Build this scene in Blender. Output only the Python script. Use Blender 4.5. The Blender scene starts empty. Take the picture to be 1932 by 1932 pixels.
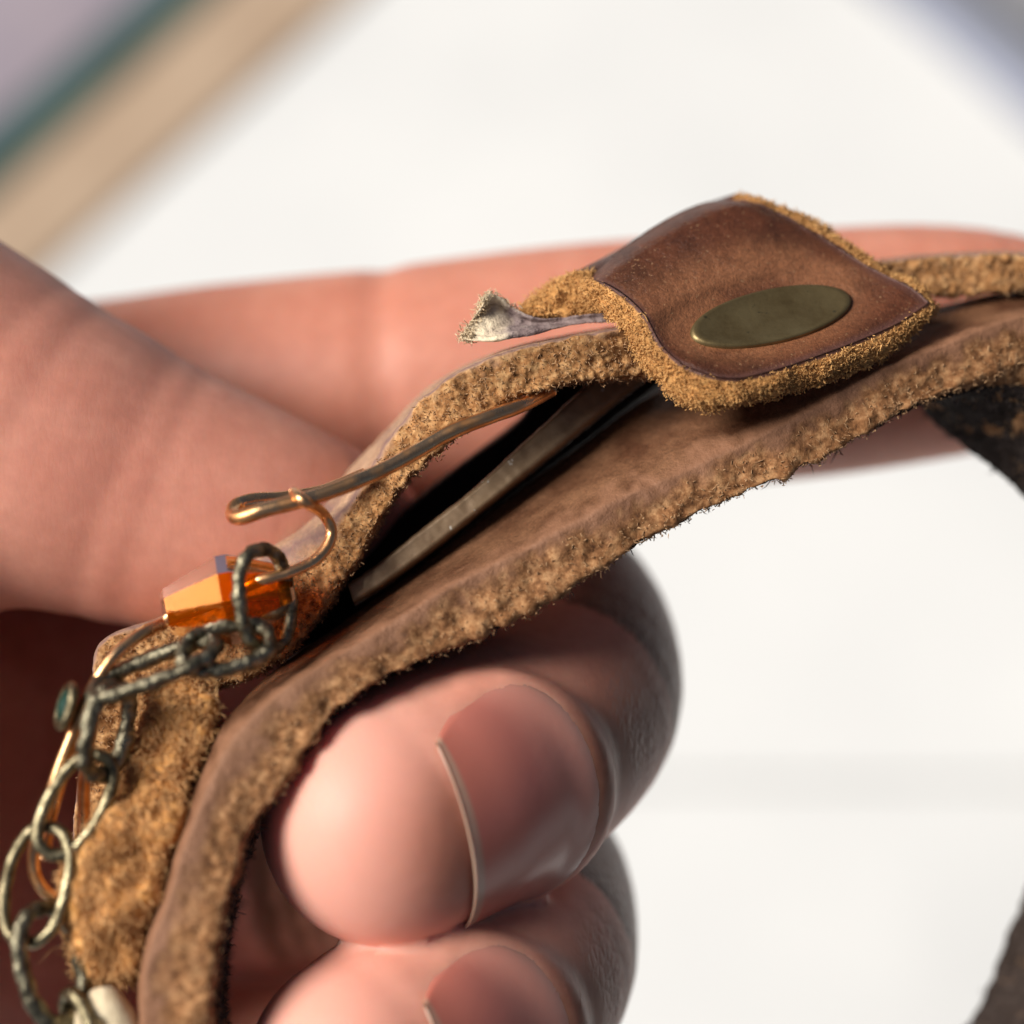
import bpy, math
import numpy as np

# ------------------------------------------------------------------ camera, world, sun, exposure
S = bpy.context.scene
S.unit_settings.scale_length = 0.01          # one unit is one centimetre
PITCH = math.radians(62)                     # how far the camera looks down
FOC = 10.0                                   # focus distance, cm
TARGET = np.array([0.0, 0.0, 36.0])          # the held bracelet hangs 36 cm over the table
RIGHT = np.array([1.0, 0, 0])
UP = np.array([0, math.sin(PITCH), math.cos(PITCH)])
FWD = np.array([0, math.cos(PITCH), -math.sin(PITCH)])
EYE = TARGET - FOC * FWD
cd = bpy.data.cameras.new("camera")
cam = bpy.data.objects.new("camera", cd)
S.collection.objects.link(cam)
cam.location = EYE
cam.rotation_euler = (math.pi / 2 - PITCH, 0, 0)
cd.sensor_width = 36
cd.lens = 60                                 # a frame 6 cm wide at 10 cm
cd.clip_start = 0.5
cd.clip_end = 2000
cd.dof.use_dof = True
cd.dof.focus_distance = 9.95
cd.dof.aperture_fstop = 0.128
S.camera = cam

SUN_CAM = np.array([-0.70, 0.33, 0.65]); SUN_CAM /= np.linalg.norm(SUN_CAM)
SUNV = SUN_CAM[0] * RIGHT + SUN_CAM[1] * UP - SUN_CAM[2] * FWD
EL = math.asin(SUNV[2]); AZ = math.atan2(SUNV[0], SUNV[1])
W = bpy.data.worlds.new("World"); S.world = W
W.use_nodes = True
nt = W.node_tree
sky = nt.nodes.new("ShaderNodeTexSky")
sky.sky_type = 'NISHITA'; sky.sun_disc = False
sky.air_density = 0.6; sky.dust_density = 3.0; sky.ozone_density = 0.6
sky.sun_elevation = EL; sky.sun_rotation = AZ
bg = nt.nodes["Background"]; bg.inputs[1].default_value = 0.05
nt.links.new(sky.outputs[0], bg.inputs[0])
sl = bpy.data.lights.new("sun", 'SUN'); sl.energy = 5.0; sl.angle = math.radians(30); sl.color = (1, 0.965, 0.91)
so = bpy.data.objects.new("sun", sl); S.collection.objects.link(so)
from mathutils import Vector
so.rotation_euler = Vector(SUNV).to_track_quat('Z', 'Y').to_euler()
so.location = tuple(TARGET + SUNV * 60)
S.view_settings.view_transform = 'Standard'; S.view_settings.look = 'None'
S.view_settings.exposure = 0.16; S.view_settings.gamma = 1
S.cycles.use_denoising = True
S.cycles.max_bounces = 10

# ------------------------------------------------------------------ helpers
PXS = 322.0 * 10                             # pixels (of a 1932 frame) per cm at 1 cm
def C(pts):
    """(px, py, depth) rows -> world points."""
    p = np.atleast_2d(np.array(pts, float))
    u = (p[:, 0] - 966) * p[:, 2] / PXS
    v = (966 - p[:, 1]) * p[:, 2] / PXS
    return EYE + u[:, None] * RIGHT + v[:, None] * UP + p[:, 2:3] * FWD
def vec(x, y, z):
    return x * RIGHT + y * UP - z * FWD      # camera-like axes -> world direction
def nrm(a):
    return a / np.maximum(np.linalg.norm(a, axis=-1, keepdims=True), 1e-9)
RNG = np.random.default_rng(7)
def _h(i, j, k, s):
    n = (i * 374761393 + j * 668265263 + k * 1274126177 + s * 974634777) & 0xFFFFFFFF
    n = ((n ^ (n >> 13)) * 1103515245) & 0xFFFFFFFF
    n = ((n ^ (n >> 15)) * 2246822519) & 0xFFFFFFFF
    return ((n ^ (n >> 16)) & 0xFFFF) / 65535.0
def noise(p, f=1.0, seed=0):
    q = np.asarray(p) * f
    i = np.floor(q).astype(np.int64); t = q - i; t = t * t * (3 - 2 * t)
    r = 0
    for a in (0, 1):
        for b in (0, 1):
            for c in (0, 1):
                w = (t[..., 0] if a else 1 - t[..., 0]) * (t[..., 1] if b else 1 - t[..., 1]) * (t[..., 2] if c else 1 - t[..., 2])
                r = r + w * _h(i[..., 0] + a, i[..., 1] + b, i[..., 2] + c, seed)
    return r * 2 - 1
def fbm(p, f, seed=0, oc=3):
    r = 0; a = 1
    for k in range(oc):
        r = r + a * noise(p, f * 2.03 ** k, seed + k); a *= 0.5
    return r
def catmull(P, n, closed=False):
    """resample rows (S, ...) to n rows evenly by index-chord along the first axis."""
    P = np.asarray(P, float); s = len(P)
    flat = P.reshape(s, -1)
    if closed:
        ext = np.vstack([flat[-1:], flat, flat[:2]])
        segs = s
    else:
        ext = np.vstack([2 * flat[:1] - flat[1:2], flat, 2 * flat[-1:] - flat[-2:-1]])
        segs = s - 1
    d = np.linalg.norm(ext[2:segs + 2] - ext[1:segs + 1], axis=1)
    cum = np.concatenate([[0], np.cumsum(d)])
    t = np.linspace(0, cum[-1], n, endpoint=not closed)
    k = np.clip(np.searchsorted(cum, t, side='right') - 1, 0, segs - 1)
    f = ((t - cum[k]) / np.maximum(d[k], 1e-9))[:, None]
    p0, p1, p2, p3 = ext[k], ext[k + 1], ext[k + 2], ext[k + 3]
    o = 0.5 * (2 * p1 + (p2 - p0) * f + (2 * p0 - 5 * p1 + 4 * p2 - p3) * f ** 2 + (3 * p1 - p0 - 3 * p2 + p3) * f ** 3)
    return o.reshape((n,) + P.shape[1:])
BASE = {}
def empty(name, loc, label, cat, group=None):
    o = bpy.data.objects.new(name, None); S.collection.objects.link(o)
    o.location = loc; o.empty_display_size = 0.5
    o["label"] = label; o["category"] = cat
    if group: o["group"] = group
    BASE[o.name] = np.array(loc, float)
    return o
def mesh(name, V, F, mat, parent=None, attrs=None, smooth=True, label=None, kind=None):
    V = np.asarray(V, float).reshape(-1, 3)
    org = np.zeros(3)
    p = parent
    while p is not None:
        if p.name in BASE: org = BASE[p.name]
        p = p.parent
    me = bpy.data.meshes.new(name)
    if isinstance(F, np.ndarray):
        n, k = F.shape
        me.vertices.add(len(V)); me.vertices.foreach_set("co", (V - org).ravel())
        me.loops.add(n * k); me.loops.foreach_set("vertex_index", F.ravel().astype(np.int32))
        me.polygons.add(n); me.polygons.foreach_set("loop_start", np.arange(0, n * k, k, dtype=np.int32))
        me.update(calc_edges=True); me.validate()
    else:
        me.from_pydata((V - org).tolist(), [], F); me.update()
    me.shade_smooth() if smooth else me.shade_flat()
    for k, a in (attrs or {}).items():
        at = me.attributes.new(k, 'FLOAT', 'POINT'); at.data.foreach_set("value", np.asarray(a, np.float32).ravel())
    me.materials.append(mat)
    o = bpy.data.objects.new(name, me); S.collection.objects.link(o)
    if parent is not None: o.parent = parent
    if label: o["label"] = label
    if kind: o["kind"] = kind
    return o
def grid_faces(n, m, closed_u=False, closed_v=False):
    i = np.arange(n if closed_u else n - 1); j = np.arange(m if closed_v else m - 1)
    I, J = np.meshgrid(i, j, indexing='ij')
    a = I * m + J; b = ((I + 1) % n) * m + J; c = ((I + 1) % n) * m + (J + 1) % m; d = I * m + (J + 1) % m
    return np.stack([a, b, c, d], -1).reshape(-1, 4)
def grid_normals(V, closed_u=False, closed_v=False):
    du = np.roll(V, -1, 0) - np.roll(V, 1, 0)
    dv = np.roll(V, -1, 1) - np.roll(V, 1, 1)
    if not closed_u: du[0] = V[1] - V[0]; du[-1] = V[-1] - V[-2]
    if not closed_v: dv[:, 0] = V[:, 1] - V[:, 0]; dv[:, -1] = V[:, -1] - V[:, -2]
    return nrm(np.cross(du, dv)), np.linalg.norm(np.cross(du, dv), axis=-1)
def tube(P, r, n, m=12, bump=0, bf=10, seed=0, closed=False, flat=None):
    """a round wire through the points P; r radius (number or per-point list)."""
    P = np.asarray(P, float)
    R = np.full(len(P), r) if np.isscalar(r) else np.asarray(r, float)
    Q = catmull(np.hstack([P, R[:, None]]), n, closed)
    c, rr = Q[:, :3], Q[:, 3]
    T = np.roll(c, -1, 0) - np.roll(c, 1, 0)
    if not closed: T[0] = c[1] - c[0]; T[-1] = c[-1] - c[-2]
    T = nrm(T)
    ref = nrm(np.cross(T[0], FWD + 0.13 * UP)); N = [ref]
    for k in range(1, n):
        v = N[-1] - T[k] * np.dot(N[-1], T[k]); N.append(v / np.linalg.norm(v))
    N = np.array(N); B = np.cross(T, N)
    a = np.linspace(0, 2 * np.pi, m, endpoint=False)
    V = c[:, None] + rr[:, None, None] * (np.cos(a)[None, :, None] * N[:, None] + np.sin(a)[None, :, None] * B[:, None])
    if bump:
        d = nrm(V - c[:, None]); V = V + d * (bump * fbm(V, bf, seed, 2))[..., None]
    F = grid_faces(n, m, closed, True)
    V = V.reshape(-1, 3)
    if not closed:
        V = np.vstack([V, c[:1] - T[:1] * rr[0] * .5, c[-1:] + T[-1:] * rr[-1] * .5])
        cap = [[(j + 1) % m, j, n * m, n * m] for j in range(m)] + [[(n - 1) * m + j, (n - 1) * m + (j + 1) % m, n * m + 1, n * m + 1] for j in range(m)]
        F = F.tolist() + [f[:3] for f in cap]
    return V, F
# ------------------------------------------------------------------ materials
def newmat(name):
    m = bpy.data.materials.new(name); m.use_nodes = True
    t = m.node_tree; return m, t, t.nodes["Principled BSDF"]
def nd(t, typ, **kw):
    n = t.nodes.new(typ)
    for k, v in kw.items(): setattr(n, k, v)
    return n
def noise_node(t, scale, detail=4, rough=0.6, vecs=None, dist=0):
    n = nd(t, "ShaderNodeTexNoise")
    n.inputs["Scale"].default_value = scale; n.inputs["Detail"].default_value = detail
    n.inputs["Roughness"].default_value = rough; n.inputs["Distortion"].default_value = dist
    if vecs is None:
        tc = nd(t, "ShaderNodeTexCoord"); vecs = tc.outputs["Object"]
    t.links.new(vecs, n.inputs["Vector"])
    return n
def ramp(t, src, stops):
    r = nd(t, "ShaderNodeValToRGB")
    e = r.color_ramp.elements
    while len(e) < len(stops): e.new(0.5)
    for k, (p, c) in enumerate(stops):
        e[k].position = p; e[k].color = (*c, 1) if len(c) == 3 else c
    t.links.new(src, r.inputs[0]); return r
def mix(t, fac, a, b, mode='MIX'):
    n = nd(t, "ShaderNodeMix", data_type='RGBA', blend_type=mode)
    for s, v in ((0, fac), (6, a), (7, b)):
        if hasattr(v, "is_output") or hasattr(v, "links"): t.links.new(v, n.inputs[s])
        else: n.inputs[s].default_value = v if not isinstance(v, tuple) else ((*v, 1) if len(v) == 3 else v)
    return n.outputs[2]
def attr(t, name):
    return nd(t, "ShaderNodeAttribute", attribute_name=name).outputs["Fac"]
def bump(t, b, h, strength, dist):
    n = nd(t, "ShaderNodeBump"); n.inputs["Strength"].default_value = strength; n.inputs["Distance"].default_value = dist
    t.links.new(h, n.inputs["Height"]); t.links.new(n.outputs[0], b.inputs["Normal"]); return n
def leather(name, sm, su, rough=0.55, purple=(0.16, 0.09, 0.085), tan_tone=None, spec=0.16):
    """grain side sm (dark, light) and suede su (dark, mid, light), mixed by the attribute fuzz."""
    m, t, b = newmat(name)
    f = attr(t, "fuzz")
    n1 = noise_node(t, 3.0, 6, 0.62); n2 = noise_node(t, 42, 4, 0.7); n3 = noise_node(t, 16, 5, 0.68)
    big = ramp(t, n1.outputs[0], [(0.35, sm[0]), (0.66, sm[1])])
    fine = ramp(t, n2.outputs[0], [(0.3, (.62, .62, .62)), (0.7, (1.25, 1.22, 1.18))])
    grain = mix(t, 1.0, big.outputs[0], fine.outputs[0], 'MULTIPLY')
    sc = ramp(t, n3.outputs[0], [(0.30, su[0]), (0.47, su[1]), (0.68, su[2])])
    n4 = noise_node(t, 4.2, 3, .6)
    sv = ramp(t, n4.outputs[0], [(0.3, (.62, .56, .50)), (0.65, (1.15, 1.12, 1.1))])
    sued = mix(t, 1.0, sc.outputs[0], sv.outputs[0], 'MULTIPLY')
    if tan_tone: grain = mix(t, attr(t, "tan_tone"), grain, mix(t, 1.0, tan_tone, fine.outputs[0], 'MULTIPLY'))
    lip = ramp(t, f, [(0.02, (0, 0, 0)), (0.22, (1, 1, 1)), (0.5, (0, 0, 0))])
    g2 = mix(t, lip.outputs[0], grain, purple)
    fr = ramp(t, f, [(0.35, (0, 0, 0)), (0.62, (1, 1, 1))])
    t.links.new(mix(t, fr.outputs[0], g2, sued), b.inputs["Base Color"])
    r = nd(t, "ShaderNodeMapRange"); t.links.new(f, r.inputs[0]); r.inputs[3].default_value = rough; r.inputs[4].default_value = 0.95
    t.links.new(r.outputs[0], b.inputs["Roughness"])
    b.inputs["Specular IOR Level"].default_value = spec
    b.inputs["Sheen Weight"].default_value = 0.0; b.inputs["Sheen Roughness"].default_value = 0.5
    bump(t, b, n2.outputs[0], 0.55, 0.02)
    return m
def fibre_mat(name, a, c):
    m, t, b = newmat(name)
    r = ramp(t, attr(t, "tint"), [(0.0, a), (1.0, c)])
    t.links.new(r.outputs[0], b.inputs["Base Color"]); b.inputs["Roughness"].default_value = 0.8
    return m
M_strap = leather("worn_brown_leather", [(0.098, 0.040, 0.020), (0.235, 0.115, 0.060)], [(0.075, 0.030, 0.011), (0.25, 0.115, 0.045), (0.50, 0.285, 0.135)], 0.44, (0.26, 0.125, 0.068), None, 0.24)
M_tab = leather("dark_glossy_leather", [(0.044, 0.013, 0.006), (0.115, 0.036, 0.016)], [(0.26, 0.11, 0.032), (0.48, 0.235, 0.07), (0.66, 0.37, 0.13)], 0.36, (0.10, 0.042, 0.032), (0.28, 0.115, 0.052), 0.42)
M_cord = leather("tan_leather", [(0.36, 0.215, 0.135), (0.48, 0.31, 0.20)], [(0.06, 0.026, 0.009), (0.33, 0.16, 0.06), (0.60, 0.37, 0.17)], 0.6, (0.22, 0.13, 0.11))
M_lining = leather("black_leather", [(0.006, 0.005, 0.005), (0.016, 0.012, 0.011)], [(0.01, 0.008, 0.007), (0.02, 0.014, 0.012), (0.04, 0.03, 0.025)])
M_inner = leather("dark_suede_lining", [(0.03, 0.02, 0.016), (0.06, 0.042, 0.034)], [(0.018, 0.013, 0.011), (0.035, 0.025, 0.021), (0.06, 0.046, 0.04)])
M_suede = leather("golden_suede", [(0.30, 0.18, 0.115), (0.42, 0.27, 0.18)], [(0.34, 0.13, 0.035), (0.66, 0.32, 0.095), (0.84, 0.50, 0.21)])
M_fib = fibre_mat("suede_fibres", (0.21, 0.10, 0.04), (0.56, 0.335, 0.165))
M_fibo = fibre_mat("orange_suede_fibres", (0.44, 0.20, 0.055), (0.74, 0.42, 0.15))
M_fibg = fibre_mat("golden_suede_fibres", (0.52, 0.24, 0.07), (0.86, 0.52, 0.23))
M_fibd = fibre_mat("dark_suede_fibres", (0.03, 0.02, 0.017), (0.16, 0.12, 0.10))

def skin():
    m, t, b = newmat("skin")
    d = attr(t, "dorsal"); cr = attr(t, "flush_shade_mask")
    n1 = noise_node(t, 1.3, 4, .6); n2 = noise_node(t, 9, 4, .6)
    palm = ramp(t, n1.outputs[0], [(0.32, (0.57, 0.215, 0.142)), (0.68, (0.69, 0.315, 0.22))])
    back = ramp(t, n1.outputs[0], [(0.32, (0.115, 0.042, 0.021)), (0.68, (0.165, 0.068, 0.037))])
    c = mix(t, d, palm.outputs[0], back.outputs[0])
    sp = ramp(t, n2.outputs[0], [(0.3, (.90, .86, .85)), (0.7, (1.06, 1.06, 1.06))])
    c = mix(t, 1.0, c, sp.outputs[0], 'MULTIPLY')
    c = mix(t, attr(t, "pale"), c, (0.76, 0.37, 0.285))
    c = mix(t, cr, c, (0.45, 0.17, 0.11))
    t.links.new(c, b.inputs["Base Color"])
    b.inputs["Roughness"].default_value = 0.50
    b.inputs["Specular IOR Level"].default_value = 0.28
    b.inputs["Subsurface Weight"].default_value = 0.55
    b.inputs["Subsurface Radius"].default_value = (1.0, 0.30, 0.16)
    b.inputs["Subsurface Scale"].default_value = 0.20
    # fine skin lines: cells stretched round the fingers, stronger on the backs
    tc = nd(t, "ShaderNodeTexCoord"); mp = nd(t, "ShaderNodeMapping")
    mp.inputs["Scale"].default_value = (42, 15, 15); mp.inputs["Rotation"].default_value = (0, 0, 0.25)
    t.links.new(tc.outputs["Object"], mp.inputs[0])
    wn = noise_node(t, 2.2, 2, .5, mp.outputs[0])
    wm = nd(t, "ShaderNodeMix", data_type='VECTOR'); wm.inputs[0].default_value = 0.35
    t.links.new(mp.outputs[0], wm.inputs[4]); t.links.new(wn.outputs["Color"], wm.inputs[5])
    v = nd(t, "ShaderNodeTexVoronoi", feature='DISTANCE_TO_EDGE'); v.inputs["Scale"].default_value = 1.0
    t.links.new(wm.outputs[1], v.inputs["Vector"])
    vr = ramp(t, v.outputs["Distance"], [(0.0, (0, 0, 0)), (0.28, (1, 1, 1))])
    st = nd(t, "ShaderNodeMapRange"); t.links.new(d, st.inputs[0]); st.inputs[3].default_value = 0.03; st.inputs[4].default_value = 0.60
    bn = bump(t, b, vr.outputs[0], 0.5, 0.02); cm_ = nd(t, "ShaderNodeMath", operation='SUBTRACT'); cm_.inputs[0].default_value = 1.0; t.links.new(attr(t, "calm"), cm_.inputs[1])
    cx_ = nd(t, "ShaderNodeMath", operation='MULTIPLY'); t.links.new(st.outputs[0], cx_.inputs[0]); t.links.new(cm_.outputs[0], cx_.inputs[1])
    t.links.new(cx_.outputs[0], bn.inputs["Strength"])
    ro = nd(t, "ShaderNodeMapRange"); t.links.new(d, ro.inputs[0]); ro.inputs[3].default_value = 0.50; ro.inputs[4].default_value = 0.38
    t.links.new(ro.outputs[0], b.inputs["Roughness"])
    return m
M_skin = skin()
def nail_mat():
    m, t, b = newmat("fingernail")
    e = attr(t, "edge")
    r = ramp(t, e, [(0.0, (0.50, 0.28, 0.22)), (0.14, (0.48, 0.21, 0.16)), (0.5, (0.45, 0.15, 0.115)), (0.92, (0.45, 0.14, 0.10)), (0.945, (0.40, 0.235, 0.165)), (1.0, (0.43, 0.28, 0.20))])
    t.links.new(r.outputs[0], b.inputs["Base Color"])
    b.inputs["Roughness"].default_value = 0.3; b.inputs["Subsurface Weight"].default_value = 0.25
    b.inputs["Subsurface Radius"].default_value = (1, .3, .2); b.inputs["Subsurface Scale"].default_value = 0.08
    n = noise_node(t, 14, 3); bump(t, b, n.outputs[0], 0.06, 0.02)
    return m
M_nail = nail_mat()
def metal(name, a, c, rough=(0.22, 0.5), sc=9, bs=0.25):
    m, t, b = newmat(name)
    n = noise_node(t, sc, 5, .65)
    r = ramp(t, n.outputs[0], [(0.33, a), (0.62, c)])
    t.links.new(r.outputs[0], b.inputs["Base Color"]); b.inputs["Metallic"].default_value = 1.0
    rr = ramp(t, n.outputs[0], [(0.35, (rough[1],) * 3), (0.65, (rough[0],) * 3)])
    t.links.new(rr.outputs[0], b.inputs["Roughness"])
    n2 = noise_node(t, sc * 4, 3); bump(t, b, n2.outputs[0], bs, 0.02)
    return m
M_copper = metal("copper_wire", (0.66, 0.31, 0.12), (0.95, 0.58, 0.30), (0.22, 0.42), 7, 0.08)
M_chain = metal("antique_brass", (0.07, 0.054, 0.03), (0.38, 0.32, 0.19), (0.25, 0.5), 12, 0.45)
M_dchain = metal("blackened_brass", (0.035, 0.029, 0.019), (0.34, 0.30, 0.20), (0.26, 0.5), 14, 0.5)
M_snap = metal("dull_brass_snap", (0.11, 0.075, 0.030), (0.26, 0.19, 0.085), (0.30, 0.55), 4, 0.15)
M_bar = metal_bar = metal("tarnished_brass_bar", (0.15, 0.090, 0.045), (0.25, 0.165, 0.09), (0.42, 0.62), 5, 0.06)
M_bar.node_tree.nodes['Principled BSDF'].inputs['Metallic'].default_value = 0.25
def specks(m, sc, thr, col):
    t = m.node_tree; b = t.nodes['Principled BSDF']; src = b.inputs['Base Color'].links[0].from_socket
    n = noise_node(t, sc, 2, .5); f = ramp(t, n.outputs[0], [(thr, (0, 0, 0)), (thr + .03, (1, 1, 1))])
    t.links.new(mix(t, f.outputs[0], src, col), b.inputs['Base Color'])
specks(M_bar, 17, .70, (.42, .38, .32)); specks(M_tab, 52, .67, (.26, .14, .07)); specks(M_snap, 13, .70, (.10, .08, .04))
M_snap.node_tree.nodes['Principled BSDF'].inputs['Metallic'].default_value = 0.75
def plain(name, a, c, sc, rough=0.6, sheen=0, bs=0.1, det=5):
    m, t, b = newmat(name)
    n = noise_node(t, sc, det, .6)
    r = ramp(t, n.outputs[0], [(0.3, a), (0.7, c)])
    t.links.new(r.outputs[0], b.inputs["Base Color"]); b.inputs["Roughness"].default_value = rough
    bump(t, b, n.outputs[0], bs, 0.1); return m
def glass(name, col, ior=1.55, rough=0.02):
    m, t, b = newmat(name)
    b.inputs["Base Color"].default_value = (*col, 1); b.inputs["Transmission Weight"].default_value = 1
    b.inputs["IOR"].default_value = ior; b.inputs["Roughness"].default_value = rough
    return m
M_amber = glass("amber_crystal", (0.80, 0.19, 0.004), 1.36)
M_amber.node_tree.nodes["Principled BSDF"].inputs["Transmission Weight"].default_value = 0.90
M_amber.node_tree.nodes["Principled BSDF"].inputs["Specular Tint"].default_value = (1, 0.48, 0.02, 1)
M_gem = plain("dark_green_stone", (0.008, 0.028, 0.02), (0.02, 0.06, 0.045), 6, 0.12, bs=.01)
M_table = plain("white_painted_board", (0.60, 0.60, 0.585), (0.70, 0.695, 0.67), 0.06, 0.55)
M_cork = plain("tan_cork", (0.38, 0.265, 0.175), (0.48, 0.35, 0.24), 0.35, 0.9, bs=0.3)
M_lav = plain("lavender_glaze", (0.27, 0.235, 0.28), (0.36, 0.30, 0.32), 0.2, 0.35, bs=.03)
M_teal = plain("teal_glaze", (0.02, 0.055, 0.05), (0.035, 0.095, 0.083), 0.3, 0.35, bs=.03)
M_slate = plain("blue_grey_cloth", (0.21, 0.225, 0.28), (0.27, 0.285, 0.35), 0.3, 0.9, bs=.2)
M_slate2 = plain("charcoal_cloth", (0.07, 0.07, 0.07), (0.10, 0.10, 0.10), 0.3, 0.9, bs=.2)
M_page = plain("grey_cloth", (0.17, 0.17, 0.185), (0.22, 0.22, 0.235), 0.3, 0.9, bs=.2)
M_cream = plain("cream_cotton", (0.62, 0.48, 0.29), (0.76, 0.64, 0.44), 9, 0.9, bs=.4)

def fibres(name, V, Nm, wt, count, length, rad, mat, parent, seed=1, lift=0.75, drift=None):
    """short bent hairs standing on a vertex grid; wt = how likely each vertex carries one."""
    r = np.random.default_rng(seed)
    V = V.reshape(-1, 3); Nm = Nm.reshape(-1, 3); w = wt.ravel().clip(0); w = w / w.sum()
    idx = r.choice(len(V), count, p=w)
    p = V[idx] + r.normal(0, 0.012, (count, 3))
    d0 = nrm(Nm[idx] * lift + r.normal(0, 0.55, (count, 3)) + (0 if drift is None else drift))
    d1 = nrm(d0 + r.normal(0, 0.65, (count, 3)))
    L = length * np.exp(r.normal(0, 0.45, count))[:, None]
    a = nrm(np.cross(d0, r.normal(0, 1, (count, 3)))); b = np.cross(d0, a)
    R = rad * r.uniform(0.7, 1.4, count)[:, None]
    ring = []
    for c in (p - d0 * 0.01, p + d0 * L * 0.5):
        for q in range(3):
            an = 2 * np.pi * q / 3
            ring.append(c + R * (math.cos(an) * a + math.sin(an) * b))
    tip = p + d0 * L * 0.5 + d1 * L * 0.5
    VV = np.stack(ring + [tip], 1)
    o = np.arange(count)[:, None] * 7
    tri = []
    for q in range(3):
        q2 = (q + 1) % 3
        tri += [[q, q2, 3 + q2], [q, 3 + q2, 3 + q], [3 + q, 3 + q2, 6]]
    F = (o[:, None, :] + np.array(tri)[None]).reshape(-1, 3)
    cl = (0.5 + 0.5 * fbm(p, 14, seed + 5, 2)).clip(0, 1)
    tint = np.repeat(np.clip(0.65 * cl + 0.35 * r.random(count), 0, 1), 7)
    return mesh(name, VV.reshape(-1, 3), F, mat, parent, {"tint": tint}, kind="stuff")

def loft(rows, n, subs, fz, smooth=2, amp=0.03, freq=16, seed=0, lump=0.0, closed=False, wav=0.0, groove=()):
    """rows: stations x rails (px,py,d).  Closed cross-section through the rails.
    subs: subdivisions of each band rail k -> k+1; fz: fuzz of each rail."""
    P = np.array(rows, float); s, k = P.shape[:2]
    P = C(P.reshape(-1, 3)).reshape(s, k, 3)
    Q = catmull(P, n, closed)
    cols = []; fu = []
    for a in range(k):
        b = (a + 1) % k
        for j in range(subs[a]):
            t = j / subs[a]
            cols.append(Q[:, a] * (1 - t) + Q[:, b] * t); fu.append(fz[a] * (1 - t) + fz[b] * t)
    V = np.stack(cols, 1); f = np.broadcast_to(np.array(fu)[None], V.shape[:2]).copy()
    for _ in range(smooth):
        V = 0.5 * V + 0.25 * (np.roll(V, 1, 1) + np.roll(V, -1, 1))
    N, A = grid_normals(V, closed, True)
    cen = V.mean(1, keepdims=True)
    if np.mean(np.sum(N * (V - cen), -1)) < 0: N = -N; flip = True
    else: flip = False
    f = np.clip(f + 0.16 * fbm(V, 9, seed + 40, 3) * (f > 0.02) * (f < 0.98), 0, 1)
    h = amp * f * fbm(V, freq, seed, 3) + lump * f * fbm(V, 5, seed + 9, 2) + wav * fbm(V, 2.2, seed + 19, 2) * (1 - f)
    for (gc_, gw_, gd_) in groove:                       # lengthwise creases in the grain side
        cc_ = np.arange(V.shape[1])[None] + 1.3 * fbm(V, 1.3, seed + 61, 2)
        h = h - gd_ * np.exp(-((cc_ - gc_) / gw_)**2) * (0.6 + 0.5 * fbm(V, 1.6, seed + 71, 2)).clip(0, 1.2)
    h = h + 0.0035 * fbm(V, 22, seed + 29, 2) * (1 - f)
    V = V + N * h[..., None]
    m = V.shape[1]
    F = grid_faces(n, m, closed, True)
    if flip: F = F[:, ::-1]
    VV = V.reshape(-1, 3); ff = f.ravel()
    if not closed:
        VV = np.vstack([VV, V[0].mean(0), V[-1].mean(0)]); ff = np.append(ff, [1, 1])
        e = [[j, (j + 1) % m, n * m] for j in range(m)] + [[(n - 1) * m + (j + 1) % m, (n - 1) * m + j, n * m + 1] for j in range(m)]
        F = F.tolist() + (e if not flip else [q[::-1] for q in e])
    return V, N, f, VV, F, ff, A

# ------------------------------------------------------------------ setting: white boarded table top
def box(x0, x1, y0, y1, z0, z1, bev=0.2):
    V = []; 
    for (z, b) in ((z0, 0), (z1 - bev, 0), (z1, bev)):
        V += [(x0 + b, y0 + b, z), (x1 - b, y0 + b, z), (x1 - b, y1 - b, z), (x0 + b, y1 - b, z)]
    F = [(3, 2, 1, 0), (8, 9, 10, 11)]
    for l in (0, 4):
        for j in range(4): F.append((l + j, l + (j + 1) % 4, l + 4 + (j + 1) % 4, l + 4 + j))
    return V, F
def on_table(px, py, z=0.0):
    d = (C([(px, py, 1.0)])[0] - EYE); t = (z - EYE[2]) / d[2]
    return EYE + d * t
tt = bpy.data.objects.new("tabletop", None); S.collection.objects.link(tt); tt["kind"] = "structure"
tt["label"] = "white painted table of wide boards under the hand"
ys = on_table(1600, 1475)[1]
gap = 0.04
edges = [ys - 66, ys - 33, ys, ys + 44, ys + 80, ys + 116]
for a, b in zip(edges[:-1], edges[1:]):
    V, F = box(-130, 130, a + gap, b - gap, -2.5, 0, 0.12)
    mesh("board", V, F, M_table, tt, smooth=False)
V, F = box(-130.2, 130.2, edges[0], edges[-1], -4.5, -1.2, 0.1)
mesh("underlay", V, F, M_table, tt, smooth=False)

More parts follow.
